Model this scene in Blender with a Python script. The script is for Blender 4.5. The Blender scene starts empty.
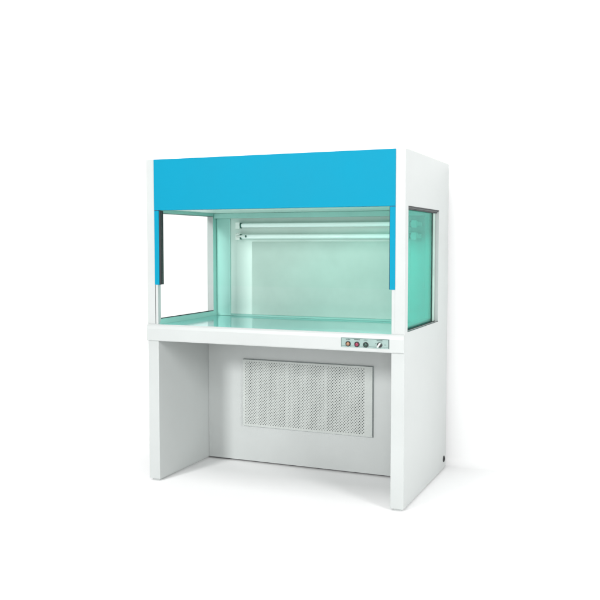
import bpy, bmesh, math, random
from mathutils import Vector
random.seed(7)
S = bpy.context.scene
C = S.collection

# ---------------------------------------------------------------- materials
def mat(name, color, rough=0.5, metal=0.0, spec=0.5, bump=0.0, bscale=300.0, var=0.0, vscale=3.0,
        stretch=(1, 1, 1), coat=0.0, emit=None):
    m = bpy.data.materials.new(name); m.use_nodes = True
    nt = m.node_tree; b = nt.nodes['Principled BSDF']
    b.inputs['Base Color'].default_value = (*color, 1)
    b.inputs['Roughness'].default_value = rough
    b.inputs['Metallic'].default_value = metal
    b.inputs['Specular IOR Level'].default_value = spec
    b.inputs['Coat Weight'].default_value = coat
    tc = nt.nodes.new('ShaderNodeTexCoord'); mp = nt.nodes.new('ShaderNodeMapping')
    mp.inputs['Scale'].default_value = stretch
    nt.links.new(tc.outputs['Object'], mp.inputs['Vector'])
    if var:
        n = nt.nodes.new('ShaderNodeTexNoise'); n.inputs['Scale'].default_value = vscale
        n.inputs['Detail'].default_value = 5; n.inputs['Roughness'].default_value = 0.6
        nt.links.new(mp.outputs['Vector'], n.inputs['Vector'])
        r = nt.nodes.new('ShaderNodeValToRGB')
        r.color_ramp.elements[0].position = 0.32; r.color_ramp.elements[1].position = 0.68
        r.color_ramp.elements[0].color = (*[c * (1 - var) for c in color], 1)
        r.color_ramp.elements[1].color = (*[min(1, c * (1 + var * .5)) for c in color], 1)
        nt.links.new(n.outputs['Fac'], r.inputs['Fac'])
        nt.links.new(r.outputs['Color'], b.inputs['Base Color'])
        rr = nt.nodes.new('ShaderNodeMapRange')
        rr.inputs['To Min'].default_value = rough * .82; rr.inputs['To Max'].default_value = min(1, rough * 1.2)
        nt.links.new(n.outputs['Fac'], rr.inputs['Value'])
        nt.links.new(rr.outputs['Result'], b.inputs['Roughness'])
    if bump:
        n2 = nt.nodes.new('ShaderNodeTexNoise'); n2.inputs['Scale'].default_value = bscale
        n2.inputs['Detail'].default_value = 2
        nt.links.new(mp.outputs['Vector'], n2.inputs['Vector'])
        bp = nt.nodes.new('ShaderNodeBump'); bp.inputs['Strength'].default_value = bump
        bp.inputs['Distance'].default_value = 0.001
        nt.links.new(n2.outputs['Fac'], bp.inputs['Height'])
        nt.links.new(bp.outputs['Normal'], b.inputs['Normal'])
    if emit:
        b.inputs['Emission Color'].default_value = (*emit[0], 1)
        b.inputs['Emission Strength'].default_value = emit[1]
    return m

def glass(name, tint, ior=1.5, gloss=1.0):
    m = bpy.data.materials.new(name); m.use_nodes = True
    nt = m.node_tree; nt.nodes.clear()
    o = nt.nodes.new('ShaderNodeOutputMaterial'); mx = nt.nodes.new('ShaderNodeMixShader')
    tr = nt.nodes.new('ShaderNodeBsdfTransparent'); tr.inputs['Color'].default_value = (*tint, 1)
    gl = nt.nodes.new('ShaderNodeBsdfGlossy'); gl.inputs['Roughness'].default_value = 0.02
    fr = nt.nodes.new('ShaderNodeFresnel'); fr.inputs['IOR'].default_value = ior
    ml = nt.nodes.new('ShaderNodeMath'); ml.operation = 'MULTIPLY'; ml.inputs[1].default_value = gloss
    nt.links.new(fr.outputs['Fac'], ml.inputs[0])
    nt.links.new(ml.outputs['Value'], mx.inputs['Fac'])
    nt.links.new(tr.outputs['BSDF'], mx.inputs[1]); nt.links.new(gl.outputs['BSDF'], mx.inputs[2])
    nt.links.new(mx.outputs['Shader'], o.inputs['Surface'])
    return m

PAINT = (.480, .504, .496)
M = dict(
    paint=mat('white_powder_coat', PAINT, .40, bump=.16, bscale=380, var=.04, vscale=2.2),
    blue=mat('blue_powder_coat', (.0002, .248, .385), .55, spec=.1, bump=.10, bscale=420, var=.03, vscale=2.0),
    mint=mat('interior_mint_steel', (.37, .66, .60), .34, metal=.15, bump=.05, bscale=200, var=.07, vscale=3, stretch=(1, 1, .35)),
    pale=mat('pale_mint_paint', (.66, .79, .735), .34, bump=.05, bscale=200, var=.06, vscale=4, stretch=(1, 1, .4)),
    screen=mat('filter_screen_grey_green', (.49, .61, .555), .17, metal=.12, bump=.03, bscale=30, var=.10, vscale=2.4),
    steel=mat('worktop_teal_steel', (.255, .66, .625), .11, metal=.4, bump=.05, bscale=60, var=.08, vscale=3, stretch=(.35, 2.2, 1)),
    rubber=mat('black_rubber', (.012, .014, .016), .55, var=.2, vscale=30),
    grey=mat('grey_aluminium', (.30, .33, .33), .4, metal=.6, var=.06, vscale=12),
    grille=mat('perforated_painted_steel', (.47, .50, .48), .45, bump=.1, bscale=400, var=.05, vscale=5),
    grframe=mat('grille_frame_paint', (.53, .57, .55), .42, bump=.1, bscale=400, var=.03, vscale=4),
    dark=mat('dark_filter_cloth', (.16, .18, .17), .9, var=.3, vscale=20),
    plate=mat('control_plate_aluminium', (.28, .385, .36), .36, metal=.2, var=.05, vscale=25),
    ink=mat('dark_print', (.03, .05, .05), .6, var=.2, vscale=60),
    amber=mat('amber_lens', (.30, .15, .075), .25, coat=.5, var=.1, vscale=80),
    red=mat('red_button_plastic', (.24, .012, .05), .3, coat=.4, var=.1, vscale=80),
    green=mat('dark_green_button_plastic', (.004, .045, .03), .3, coat=.4, var=.1, vscale=80),
    bezel=mat('black_bezel', (.02, .025, .025), .35, var=.1, vscale=80),
    chrome=mat('knob_metal', (.75, .80, .78), .22, metal=.9, var=.05, vscale=60),
    tube=mat('fluorescent_tube_glass', (.66, .76, .73), .22, coat=.5, var=.02, vscale=5, emit=((.86, 1, .97), .22)),
    socket=mat('lamp_socket_plastic', (.78, .84, .80), .4, var=.04, vscale=30),
    bead=mat('dark_grey_bead', (.07, .08, .08), .45, var=.1, vscale=20),
    rebatepale=mat('lit_rebate_tone', (.42, .56, .50), .4, var=.12, vscale=14),
    navy=mat('navy_rubber_seal', (.004, .02, .09), .5, var=.1, vscale=40),
    ring=mat('lamp_cap_dark_green', (.05, .14, .11), .35, metal=.3, var=.1, vscale=40),
    backdrop=mat('white_studio_backdrop', (.93, .93, .93), .75, bump=.05, bscale=90, var=.01, vscale=1.0),
    teal_glass=glass('teal_tinted_glass', (.36, .87, .80), 1.45, .5),
    clear_glass=glass('clear_glass', (.985, 1, .995), 1.45, .10),
    glass_edge=mat('glass_edge_green', (.22, .52, .43), .15, coat=.5, var=.1, vscale=20),
)

# ---------------------------------------------------------------- mesh helpers
def link(name, bm, mats, parent=None, bevel=0.0, seg=2, smooth=False):
    bmesh.ops.recalc_face_normals(bm, faces=bm.faces[:])
    me = bpy.data.meshes.new(name); bm.to_mesh(me); bm.free()
    for m in (mats if isinstance(mats, (list, tuple)) else [mats]): me.materials.append(m)
    o = bpy.data.objects.new(name, me); C.objects.link(o)
    if parent: o.parent = parent
    if smooth:
        for p in me.polygons: p.use_smooth = True
    if bevel:
        md = o.modifiers.new('edge', 'BEVEL'); md.width = bevel; md.segments = seg
        md.limit_method = 'ANGLE'; md.angle_limit = math.radians(50)
        md.harden_normals = False
    return o

def add_box(bm, x0, x1, y0, y1, z0, z1, mi=0):
    v = [bm.verts.new(p) for p in ((x0,y0,z0),(x1,y0,z0),(x1,y1,z0),(x0,y1,z0),(x0,y0,z1),(x1,y0,z1),(x1,y1,z1),(x0,y1,z1))]
    fs = []
    for q in ((0,3,2,1),(4,5,6,7),(0,1,5,4),(1,2,6,5),(2,3,7,6),(3,0,4,7)):
        f = bm.faces.new([v[i] for i in q]); f.material_index = mi; fs.append(f)
    return fs

def box(name, x0, x1, y0, y1, z0, z1, m, parent, bevel=.002):
    bm = bmesh.new(); add_box(bm, x0, x1, y0, y1, z0, z1)
    return link(name, bm, m, parent, bevel)

def extrude_poly(bm, pts, axis, a, b, mi=0):
    """pts: 2-D outline; axis 'z': pts are (x,y) run from z=a to b; axis 'x': pts are (y,z) run from x=a to b."""
    mk = (lambda p, t: (p[0], p[1], t)) if axis == 'z' else (lambda p, t: (t, p[0], p[1]))
    lo = [bm.verts.new(mk(p, a)) for p in pts]; hi = [bm.verts.new(mk(p, b)) for p in pts]
    n = len(pts)
    for i in range(n):
        f = bm.faces.new((lo[i], lo[(i+1) % n], hi[(i+1) % n], hi[i])); f.material_index = mi
    for f in (bm.faces.new(lo), bm.faces.new(hi)): f.material_index = mi

def add_lathe(bm, c, prof, axis, n=28, mi=0):
    """prof: list of (radius, distance along axis) from c."""
    ax = {'x': Vector((1,0,0)), 'y': Vector((0,1,0)), '-y': Vector((0,-1,0))}[axis]
    u = Vector((0,0,1)); w = ax.cross(u); c = Vector(c)
    rings = []
    for r, d in prof:
        if r < 1e-6: rings.append([bm.verts.new(c + ax*d)])
        else: rings.append([bm.verts.new(c + ax*d + (u*math.cos(k*2*math.pi/n) + w*math.sin(k*2*math.pi/n))*r) for k in range(n)])
    for A, B in zip(rings, rings[1:]):
        for k in range(n):
            q = [A[k % len(A)], A[(k+1) % len(A)], B[(k+1) % len(B)], B[k % len(B)]]
            q2 = []
            for v in q:
                if v not in q2: q2.append(v)
            if len(q2) >= 3:
                f = bm.faces.new(q2); f.material_index = mi; f.smooth = True

# ---------------------------------------------------------------- dimensions (metres)
W, D, H, T = 1.5, .92, 1.8076, .0685     # outer width, depth, height, side panel thickness
FL = -.011                                # floor level: the carcass stands on a recessed plinth
ZF1, ZF2 = .794, .888                     # worktop nosing, bottom and top
ZB = 1.526                                # underside of the blue hood
TB = .0505                                # white post width beside the blue parts
YK, YB = .57, .695                        # knee panel and inner back wall
ZS = 1.11                                 # bottom of the raised sash
WT = .886                                 # work surface level

bench = bpy.data.objects.new('clean_bench', None); C.objects.link(bench)
bench.location = (0, 0, 0)
bench['label'] = 'white laboratory laminar flow bench with blue hood, glazed sides and perforated grille under its worktop'
bench['category'] = 'clean bench'

# ---------------------------------------------------------------- setting: one white sweep, floor curving up into wall
bm = bmesh.new()
prof = [(-14, FL), (.945, FL)]
R = .05
for k in range(1, 9):
    a = k/8*math.pi/2
    prof.append((.945 + R*math.sin(a), FL + R - R*math.cos(a)))
prof.append((.995, 6.5))
rows = [[bm.verts.new((x, y, z)) for (y, z) in prof] for x in (-9, 11)]
for i in range(len(prof)-1):
    f = bm.faces.new((rows[0][i], rows[1][i], rows[1][i+1], rows[0][i+1])); f.smooth = True
bd = link('backdrop', bm, M['backdrop'])
bd['kind'] = 'structure'
bd['label'] = 'plain white studio backdrop sweeping up behind and below the bench'; bd['category'] = 'backdrop'

# ---------------------------------------------------------------- side panels with rebated window openings
def side_panel(right):
    sx = (lambda x: W - x) if right else (lambda x: x)
    bm = bmesh.new()
    V = {}
    def v(x, y, z):
        k = (round(x,5), round(y,5), round(z,5))
        if k not in V: V[k] = bm.verts.new((sx(x), y, z))
        return V[k]
    def f(*p, mi=0):
        fc = bm.faces.new([v(*q) for q in p]); fc.material_index = mi
    def ring(x, A, B, mi=0, last=None):       # A, B = (y0,y1,z0,z1): frame between the two rectangles in the plane x
        a = [(A[0],A[2]),(A[1],A[2]),(A[1],A[3]),(A[0],A[3])]; b = [(B[0],B[2]),(B[1],B[2]),(B[1],B[3]),(B[0],B[3])]
        for i in range(4):
            j = (i+1) % 4
            f((x,*a[i]),(x,*a[j]),(x,*b[j]),(x,*b[i]), mi=last if (i == 3 and last is not None) else mi)
    def reveal(x0, x1, A, mi=0):
        a = [(A[0],A[2]),(A[1],A[2]),(A[1],A[3]),(A[0],A[3])]
        for i in range(4):
            j = (i+1) % 4
            f((x0,*a[i]),(x0,*a[j]),(x1,*a[j]),(x1,*a[i]), mi=mi)
    zm = .86
    ys = .052 if right else .026
    O = (ys, .690, .896, 1.528); I = (ys+.004, .642, .916, 1.511); RB = .03
    full = (0, D, 0, H)
    ring(0, full, O); reveal(0, RB, O); ring(RB, O, I); reveal(RB, T, I, mi=1 if right else 0)
    ring(T, (0, D, zm, H), I, mi=1, last=0)
    f((T,0,0),(T,D,0),(T,D,zm),(T,0,zm))
    f((0,0,0),(T,0,0),(T,0,zm),(T,0,H),(0,0,H)); f((0,D,0),(T,D,0),(T,D,zm),(T,D,H),(0,D,H))
    f((0,0,H),(T,0,H),(T,D,H),(0,D,H)); f((0,0,0),(T,0,0),(T,D,0),(0,D,0))
    add_box(bm, *sorted((sx(.012), sx(T-.012))), .014, D-.02, FL, 0)       # recessed plinth
    p = link('side_panel', bm, [M['paint'], M['mint']], bench, .0035, 3)
    # pane standing in the rebate
    bm = bmesh.new()
    add_box(bm, *sorted((sx(.0225), sx(.0285))), O[0]+.001, O[1]-.001, O[2]+.001, O[3]-.001)
    link('window_pane', bm, M['teal_glass'] if right else M['clear_glass'], p)
    # rubber gasket along the head of the opening, with a grey bead, and thin seals round the other sides
    bm = bmesh.new()
    add_box(bm, *sorted((sx(.0006), sx(.0222))), O[0]+.001, O[1]-.001, O[3]-.0055, O[3]-.0006)
    add_box(bm, *sorted((sx(.0060), sx(.0222))), O[0]+.001, O[1]-.003, O[3]-.0105, O[3]-.0056, 1)
    add_box(bm, *sorted((sx(.0100), sx(.0222))), O[0]+.001, O[1]-.006, O[3]-.0170, O[3]-.0106)
    add_box(bm, *sorted((sx(-.0006), sx(.0020))), O[0]+.001, O[1]-.001, O[2]-.0002, O[2]+.0022)
    add_box(bm, *sorted((sx(.0190), sx(.0222))), O[0]+.001, O[1]-.001, O[2]+.0006, O[2]+.0045)
    add_box(bm, *sorted((sx(.0190), sx(.0222))), O[0]+.0008, O[0]+.003, O[2]+.005, O[3]-.0175)
    add_box(bm, *sorted((sx(.0200), sx(.0222))), O[1]-.0045, O[1]-.0008, O[2]+.005, O[3]-.0175)
    link('window_gasket', bm, [M['rubber'], M['bead']], p)
    if right:      # added pale strip, its colour stands in for the lit rebate face
        bm = bmesh.new()
        add_box(bm, *sorted((sx(.0195), sx(.0224))), O[1]-.052, O[1]-.0048, O[2]+.0048, O[3]-.0172)
        link('lit_rebate_strip', bm, M['rebatepale'], p)
    if not right:
        bm = bmesh.new()   # inner seal, seen from inside
        add_box(bm, sx(T)-.006, sx(T)+.001, I[0]+.001, I[1]-.001, I[2]+.0005, I[2]+.0045)
        link('window_seal', bm, M['rubber'], p)
        bm = bmesh.new()
        add_box(bm, sx(T)-.006, sx(T)+.001, I[0]+.001, I[1]-.001, I[3]-.0035, I[3]-.0005)
        link('window_seal', bm, M['grey'], p)
    return p
left_panel = side_panel(False)
right_panel = side_panel(True)

# cable grommet low on the right panel
bm = bmesh.new()
add_lathe(bm, (W+.0002, .868, .056), [(.019,0),(.019,.003),(.014,.005),(.011,.0045),(.010,.001),(0,.001)], 'x')
link('cable_grommet', bm, M['rubber'], right_panel)

# ---------------------------------------------------------------- carcass
box('top_panel', T+.001, W-T-.001, .052, D-.022, H-.022, H-.003, M['paint'], bench)
box('rear_panel', T+.001, W-T-.001, D-.020, D-.001, .002, H-.003, M['paint'], bench)
box('knee_panel', T+.0008, W-T-.0008, YK, YK+.018, .001, ZF1-.001, M['paint'], bench, .0015)

bm = bmesh.new()       # blue hood: a face plate overlapping the posts, with a body between the panels
a, b = TB, W-TB
extrude_poly(bm, [(a,-.004),(b,-.004),(b,-.0008),(W-T-.001,-.0008),(W-T-.001,.05),(T+.001,.05),(T+.001,-.0008),(a,-.0008)], 'z', ZB, H-.001)
link('hood_panel', bm, M['blue'], bench, .0015)

# worktop nosing
bm = bmesh.new()
extrude_poly(bm, [(-.0008,ZF2),(-.006,ZF2-.002),(-.0115,ZF2-.010),(-.0145,ZF2-.026),(-.0145,ZF1+.006),(-.0125,ZF1+.001),(-.0095,ZF1),(-.0008,ZF1)], 'x', -.0005, W+.0005)
nose = link('worktop_nosing', bm, M['paint'], bench, .0015)

# work surface: steel on top, painted below
bm = bmesh.new()
for f in add_box(bm, T+.001, W-T-.001, -.0006, YB-.001, ZF1+.001, WT):
    if abs(sum(v.co.z for v in f.verts)/4 - WT) < 1e-5: f.material_index = 1
ws = link('work_surface', bm, [M['paint'], M['steel']], bench)

# interior
back = box('interior_back_wall', T+.001, W-T-.001, YB, YB+.018, WT+.001, ZB+.003, M['pale'], bench)  # pale colour left of the screen stands in for a lamp reflection
for xa, xb in ((T+.0012, .165), (W-.165, W-T-.0012)):
    box('corner_tone_strip', xa, xb, YB-.010, YB-.0006, WT+.0015, 1.498, M['mint'], back, .002)  # added strips, their teal imitates the reflection bands on the wall
bm = bmesh.new()
add_box(bm, .318, W-.20, YB-.008, YB-.0005, WT+.012, 1.352)
link('filter_screen', bm, M['screen'], back, .002)
bm = bmesh.new()
extrude_poly(bm, [(YB-.001,WT+.0006),(YB-.014,WT+.0006),(YB-.001,WT+.013)], 'x', T+.0015, W-T-.0015)
link('cove_strip', bm, M['mint'], back)
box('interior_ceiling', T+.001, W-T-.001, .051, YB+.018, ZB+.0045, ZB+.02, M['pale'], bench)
box('lamp_housing', T+.0015, W-T-.0015, YB-.045, YB-.0008, 1.4985, ZB+.0038, M['mint'], bench)

# two fluorescent lamps on the back wall
def lamp(zc):
    yl = .648
    bm = bmesh.new()
    add_box(bm, .215, 1.405, yl+.022, YB-.0085 if zc < 1.36 else YB-.0008, zc-.012, zc+.012)
    b = link('fluorescent_lamp', bm, M['socket'], bench, .002)
    bm = bmesh.new()
    add_lathe(bm, (.258, yl, zc), [(0,0),(.0118,.0005),(.0128,.003),(.0128,1.09),(.0118,1.0925),(0,1.093)], 'x', 24)
    link('tube', bm, M['tube'], b)
    for x0, s in ((.258, -1), (1.351, 1)):
        bm = bmesh.new()
        xa, xb = sorted((x0 + s*.001, x0 + s*.030))
        add_box(bm, xa, xb, yl-.012, yl+.0215, zc-.021, zc+.021)
        xe = x0 - s*.012
        add_lathe(bm, (min(x0-s*.001, xe), yl, zc), [(.0129,0),(.0172,.0008),(.0172,.0090),(.0129,.0100)], 'x', 24, 1)
        link('socket', bm, [M['socket'], M['ring']], b, .003)
lamp(1.4525); lamp(1.3835)
bm = bmesh.new()
add_lathe(bm, (.245, .622, 1.3855), [(0,0),(.0065,.0005),(.0065,.060)], 'x', 16, 0)
add_lathe(bm, (.245, .622, 1.3855), [(.0072,.060),(.0072,.066),(0,.0665)], 'x', 16, 1)
link('lamp_starter', bm, [M['socket'], M['ring']], bench)

# ---------------------------------------------------------------- sash: blue side stiles, gasket and glass, pulled half-way
zt = ZB-.003
seal_z = (ZB-.0028, ZB-.0003)
sash = bpy.data.objects.new('sash', None); C.objects.link(sash); sash.parent = bench
bm = bmesh.new()
extrude_poly(bm, [(TB,-.003),(.079,-.003),(.079,.028),(T+.001,.028),(T+.001,-.0008),(TB,-.0008)], 'z', ZS, zt)
link('stile', bm, M['blue'], sash, .001)
bm = bmesh.new()
extrude_poly(bm, [(W-x, y) for x, y in [(TB,-.003),(.079,-.003),(.079,.028),(T+.001,.028),(T+.001,-.0008),(TB,-.0008)]], 'z', ZS, zt)
link('stile', bm, M['blue'], sash, .001)
for xa, xb in ((TB+.0004, .0788), (W-.0788, W-TB-.0004)):
    box('seal', xa, xb, -.0030, -.0009, seal_z[0], seal_z[1], M['navy'], sash, 0)
bm = bmesh.new()
add_box(bm, .0792, .0890, .001, .030, ZS+.001, zt)
link('gasket', bm, M['rubber'], sash)
bm = bmesh.new()
add_box(bm, W-.0825, W-.0792, .001, .030, ZS+.001, zt)
link('gasket', bm, M['rubber'], sash)
bm = bmesh.new()
add_box(bm, .0891, W-.0826, .012, .017, ZS+.002, zt)
link('glass_pane', bm, M['clear_glass'], sash)
for x in (TB+.0005, W-TB-.0030):
    box('sash_track', x, x+.0025, -.0006, .0006, ZF2+.001, ZS-.001, M['rubber'] if x < .5 else M['paint'], bench, 0)

# ---------------------------------------------------------------- control panel on the nosing
x0, x1, z0, z1 = 1.1695, 1.4262, .8135, .8625
yf = -.0145
cp = box('control_panel', x0, x1, yf-.0022, yf-.0002, z0, z1, M['plate'], bench, .0008)
bm = bmesh.new(); yp = yf-.0022
e = .0016; yk = yp-.0004
for q in ((x0+.002,x1-.002,z1-.003,z1-.003+e),(x0+.002,x0+.002+e,z0+.002,z1-.0032),(x1-.0052,x1-.002,z0+.002,z1-.0032),(x0+.004,x1-.006,z0+.0075,z0+.0075+.001)):
    add_box(bm, q[0], q[1], yk, yp-.0001, q[2], q[3])
link('printed_border', bm, M['ink'], cp)
for cx, w in ((1.2075,.022),(1.256,.030),(1.302,.020),(1.374,.028)):   # captions too small to read: strokes of print
    x = cx - w/2; bm = bmesh.new()
    while x < cx + w/2:
        l = random.uniform(.0012, .0028)
        add_box(bm, x, x+l, yk, yp-.0001, .8520+random.uniform(0,.0006), .8562+random.uniform(-.0008,.0006))
        x += l + random.uniform(.0005, .0011)
    link('printed_caption', bm, M['ink'], cp)
for cx in (1.196, 1.222, 1.245, 1.268, 1.290, 1.316, 1.352, 1.398):
    bm = bmesh.new(); add_box(bm, cx, cx+.0022, yk, yp-.0001, .8168, .8188)
    link('printed_mark', bm, M['ink'], cp)
for cx, cz in ((1.402,.832),(1.354,.838)):
    bm = bmesh.new(); add_box(bm, cx, cx+.004, yk, yp-.0001, cz, cz+.003)
    link('printed_mark', bm, M['ink'], cp)

def button(name, cx, cz, m, dome, lab):
    bm = bmesh.new()
    add_lathe(bm, (cx, yp, cz), [(.0140,0),(.0140,.003),(.0125,.0048),(.0098,.0048),(.0092,.003)], '-y', 28, 0)
    add_lathe(bm, (cx, yp, cz), [(.0091,.002),(.0091,.0052),(.0080,.0052+dome*.5),(.0045,.0052+dome*.85),(0,.0052+dome)], '-y', 28, 1)
    o = link(name, bm, [M['bezel'], m], cp); o['label'] = lab
button('indicator_light', 1.2089, .8312, M['amber'], .005, 'amber indicator light in black bezel')
button('push_button', 1.2562, .8302, M['red'], .002, 'red push button')
button('push_button', 1.3032, .8300, M['green'], .002, 'dark green push button')
bm = bmesh.new()
add_lathe(bm, (1.376, yp, .8325), [(.0135,0),(.0135,.004),(.0120,.0055),(0,.0056)], '-y', 28, 0)
ca, sa = math.cos(math.radians(35)), math.sin(math.radians(35))
pts = [(-.0045,-.014),(.0045,-.014),(.0055,.012),(.0,.0155),(-.0055,.012)]
lo = [bm.verts.new((1.376+px*ca+pz*sa, yp-.0056, .8325-px*sa+pz*ca)) for px, pz in pts]
hi = [bm.verts.new((1.376+(px*ca+pz*sa)*.85, yp-.019, .8325+(-px*sa+pz*ca)*.9)) for px, pz in pts]
for i in range(5):
    f = bm.faces.new((lo[i], lo[(i+1)%5], hi[(i+1)%5], hi[i])); f.material_index = 1
f = bm.faces.new(hi); f.material_index = 1
link('rotary_knob', bm, [M['bezel'], M['chrome']], cp, .0006)

# ---------------------------------------------------------------- return-air grille
gx0, gx1, gz0, gz1 = .317, 1.152, .2205, .6315
yg = YK-.0135
bm = bmesh.new()
pz = .0088; px = .0168; rh = .0031
zlo, zhi = gz0+.013, gz1-.005
nr = int((zhi-zlo)/pz); zhi = zlo + nr*pz
def quad(xa, xb, za, zb):
    if xb-xa < 1e-5 or zb-za < 1e-5: return
    bm.faces.new([bm.verts.new((x, yg, z)) for x, z in ((xa,za),(xb,za),(xb,zb),(xa,zb))])
quad(gx0+.002, gx1-.002, gz0+.002, zlo); quad(gx0+.002, gx1-.002, zhi, gz1-.002)
def cell(xa, xb, za, zb, rh):
    cx, cz = (xa+xb)/2, (za+zb)/2
    o = [bm.verts.new((cx+rh*math.cos(math.radians(22.5+45*i)), yg, cz+rh*math.sin(math.radians(22.5+45*i)))) for i in range(8)]
    q = [bm.verts.new(p) for p in ((xb,yg,zb),(xa,yg,zb),(xa,yg,za),(xb,yg,za))]   # TR TL BL BR
    bm.faces.new((q[3], q[0], o[0], o[7])); bm.faces.new((q[0], o[1], o[0]))
    bm.faces.new((q[0], q[1], o[2], o[1])); bm.faces.new((q[1], o[3], o[2]))
    bm.faces.new((q[1], q[2], o[4], o[3])); bm.faces.new((q[2], o[5], o[4]))
    bm.faces.new((q[2], q[3], o[6], o[5])); bm.faces.new((q[3], o[7], o[6]))
    d = [bm.verts.new((w.co.x, yg+.0018, w.co.z)) for w in o]
    for i in range(8): bm.faces.new((o[i], o[(i+1)%8], d[(i+1)%8], d[i]))
x_first = gx0+.011; x_last = gx1-.028
n = int((x_last-x_first-px/2)/px)
for r in range(nr):        # staggered rows; two columns of each row, over the inner stiffeners, have small holes
    za = zlo + r*pz; zb = za + pz
    xs = x_first + (px/2 if r % 2 else 0)
    quad(gx0+.002, xs, za, zb)
    for k in range(n):
        xa = xs + k*px; xm = xa + px/2
        small = abs(xm-.609) < .0100 or abs(xm-.860) < .0100
        cell(xa, xa+px, za, zb, .0023 if small else rh*random.uniform(.95, 1.05))
    quad(xs+n*px, gx1-.002, za, zb)
bmesh.ops.remove_doubles(bm, verts=bm.verts[:], dist=1e-6)
sheet_bm = bm
bm = bmesh.new()          # pressed frame: four folded sides
for q in ((gx0,gx1,gz1-.0019,gz1),(gx0,gx1,gz0,gz0+.0019),(gx0,gx0+.0019,gz0+.002,gz1-.002),(gx1-.0019,gx1,gz0+.002,gz1-.002)):
    add_box(bm, q[0], q[1], yg-.0004, YK-.0006, q[2], q[3])
gr = link('air_grille', bm, M['grframe'], bench, .0005)
link('perforated_sheet', sheet_bm, M['grille'], gr)
box('filter_cloth', gx0+.0022, gx1-.0022, YK-.0045, YK-.0007, gz0+.0022, gz1-.0022, M['dark'], gr, 0)
bm = bmesh.new()          # grey strips standing in for shadow lines round the grille
for q in ((gx0-.001,gx1+.004,gz1+.0002,gz1+.0045),(gx1+.0002,gx1+.0045,gz0-.003,gz1),(gx0,gx1,gz0-.0035,gz0-.0002)):
    add_box(bm, q[0], q[1], YK-.0035, YK-.0004, q[2], q[3])
link('grille_shadow_lines', bm, M['grey'], gr)

# ---------------------------------------------------------------- light: white studio, unseen added lamps: soft key from front left, fill from the right
world = bpy.data.worlds.new('World'); S.world = world; world.use_nodes = True
bg = world.node_tree.nodes['Background']
bg.inputs['Color'].default_value = (1, 1, 1, 1); bg.inputs['Strength'].default_value = .16
def area(name, loc, target, size, power, color=(1, 1, 1)):
    L = bpy.data.lights.new(name, 'AREA'); L.shape = 'RECTANGLE'; L.size, L.size_y = size; L.energy = power; L.color = color
    o = bpy.data.objects.new(name, L); C.objects.link(o); o.location = loc
    o.rotation_euler = (Vector(target)-Vector(loc)).to_track_quat('-Z', 'Y').to_euler()
    return o



area('right_softbox', (7.8, -4.2, 3.0), (.6, .3, .5), (2.0, 2.0), 315)
area('left_softbox', (-1.9, -8.4, 3.8), (.75, .3, .5), (1.3, 1.3), 530)
area('front_fill', (3.6, -7.6, 2.0), (.7, .4, .3), (1.8, 1.4), 140)  # unseen fill, added to brighten the space under the worktop
area('top_fill', (.75, -1.5, 6.5), (.75, -1.0, 0), (4, 2.5), 180)  # unseen overhead fill, added to whiten the floor

# ---------------------------------------------------------------- camera
cam = bpy.data.cameras.new('camera'); co = bpy.data.objects.new('camera', cam); C.objects.link(co)
co.location = (2.6476, -4.0343, 1.335)
co.rotation_euler = (math.radians(90-3.7694), 0, math.radians(22.9991))
cam.sensor_fit = 'HORIZONTAL'; cam.sensor_width = 36; cam.lens = 841.651/600*36
cam.clip_start = .05; cam.clip_end = 200
S.camera = co
S.view_settings.view_transform = 'Standard'; S.view_settings.look = 'None'
S.view_settings.exposure = 0; S.view_settings.gamma = 1
S.cycles.max_bounces = 12; S.cycles.transparent_max_bounces = 16
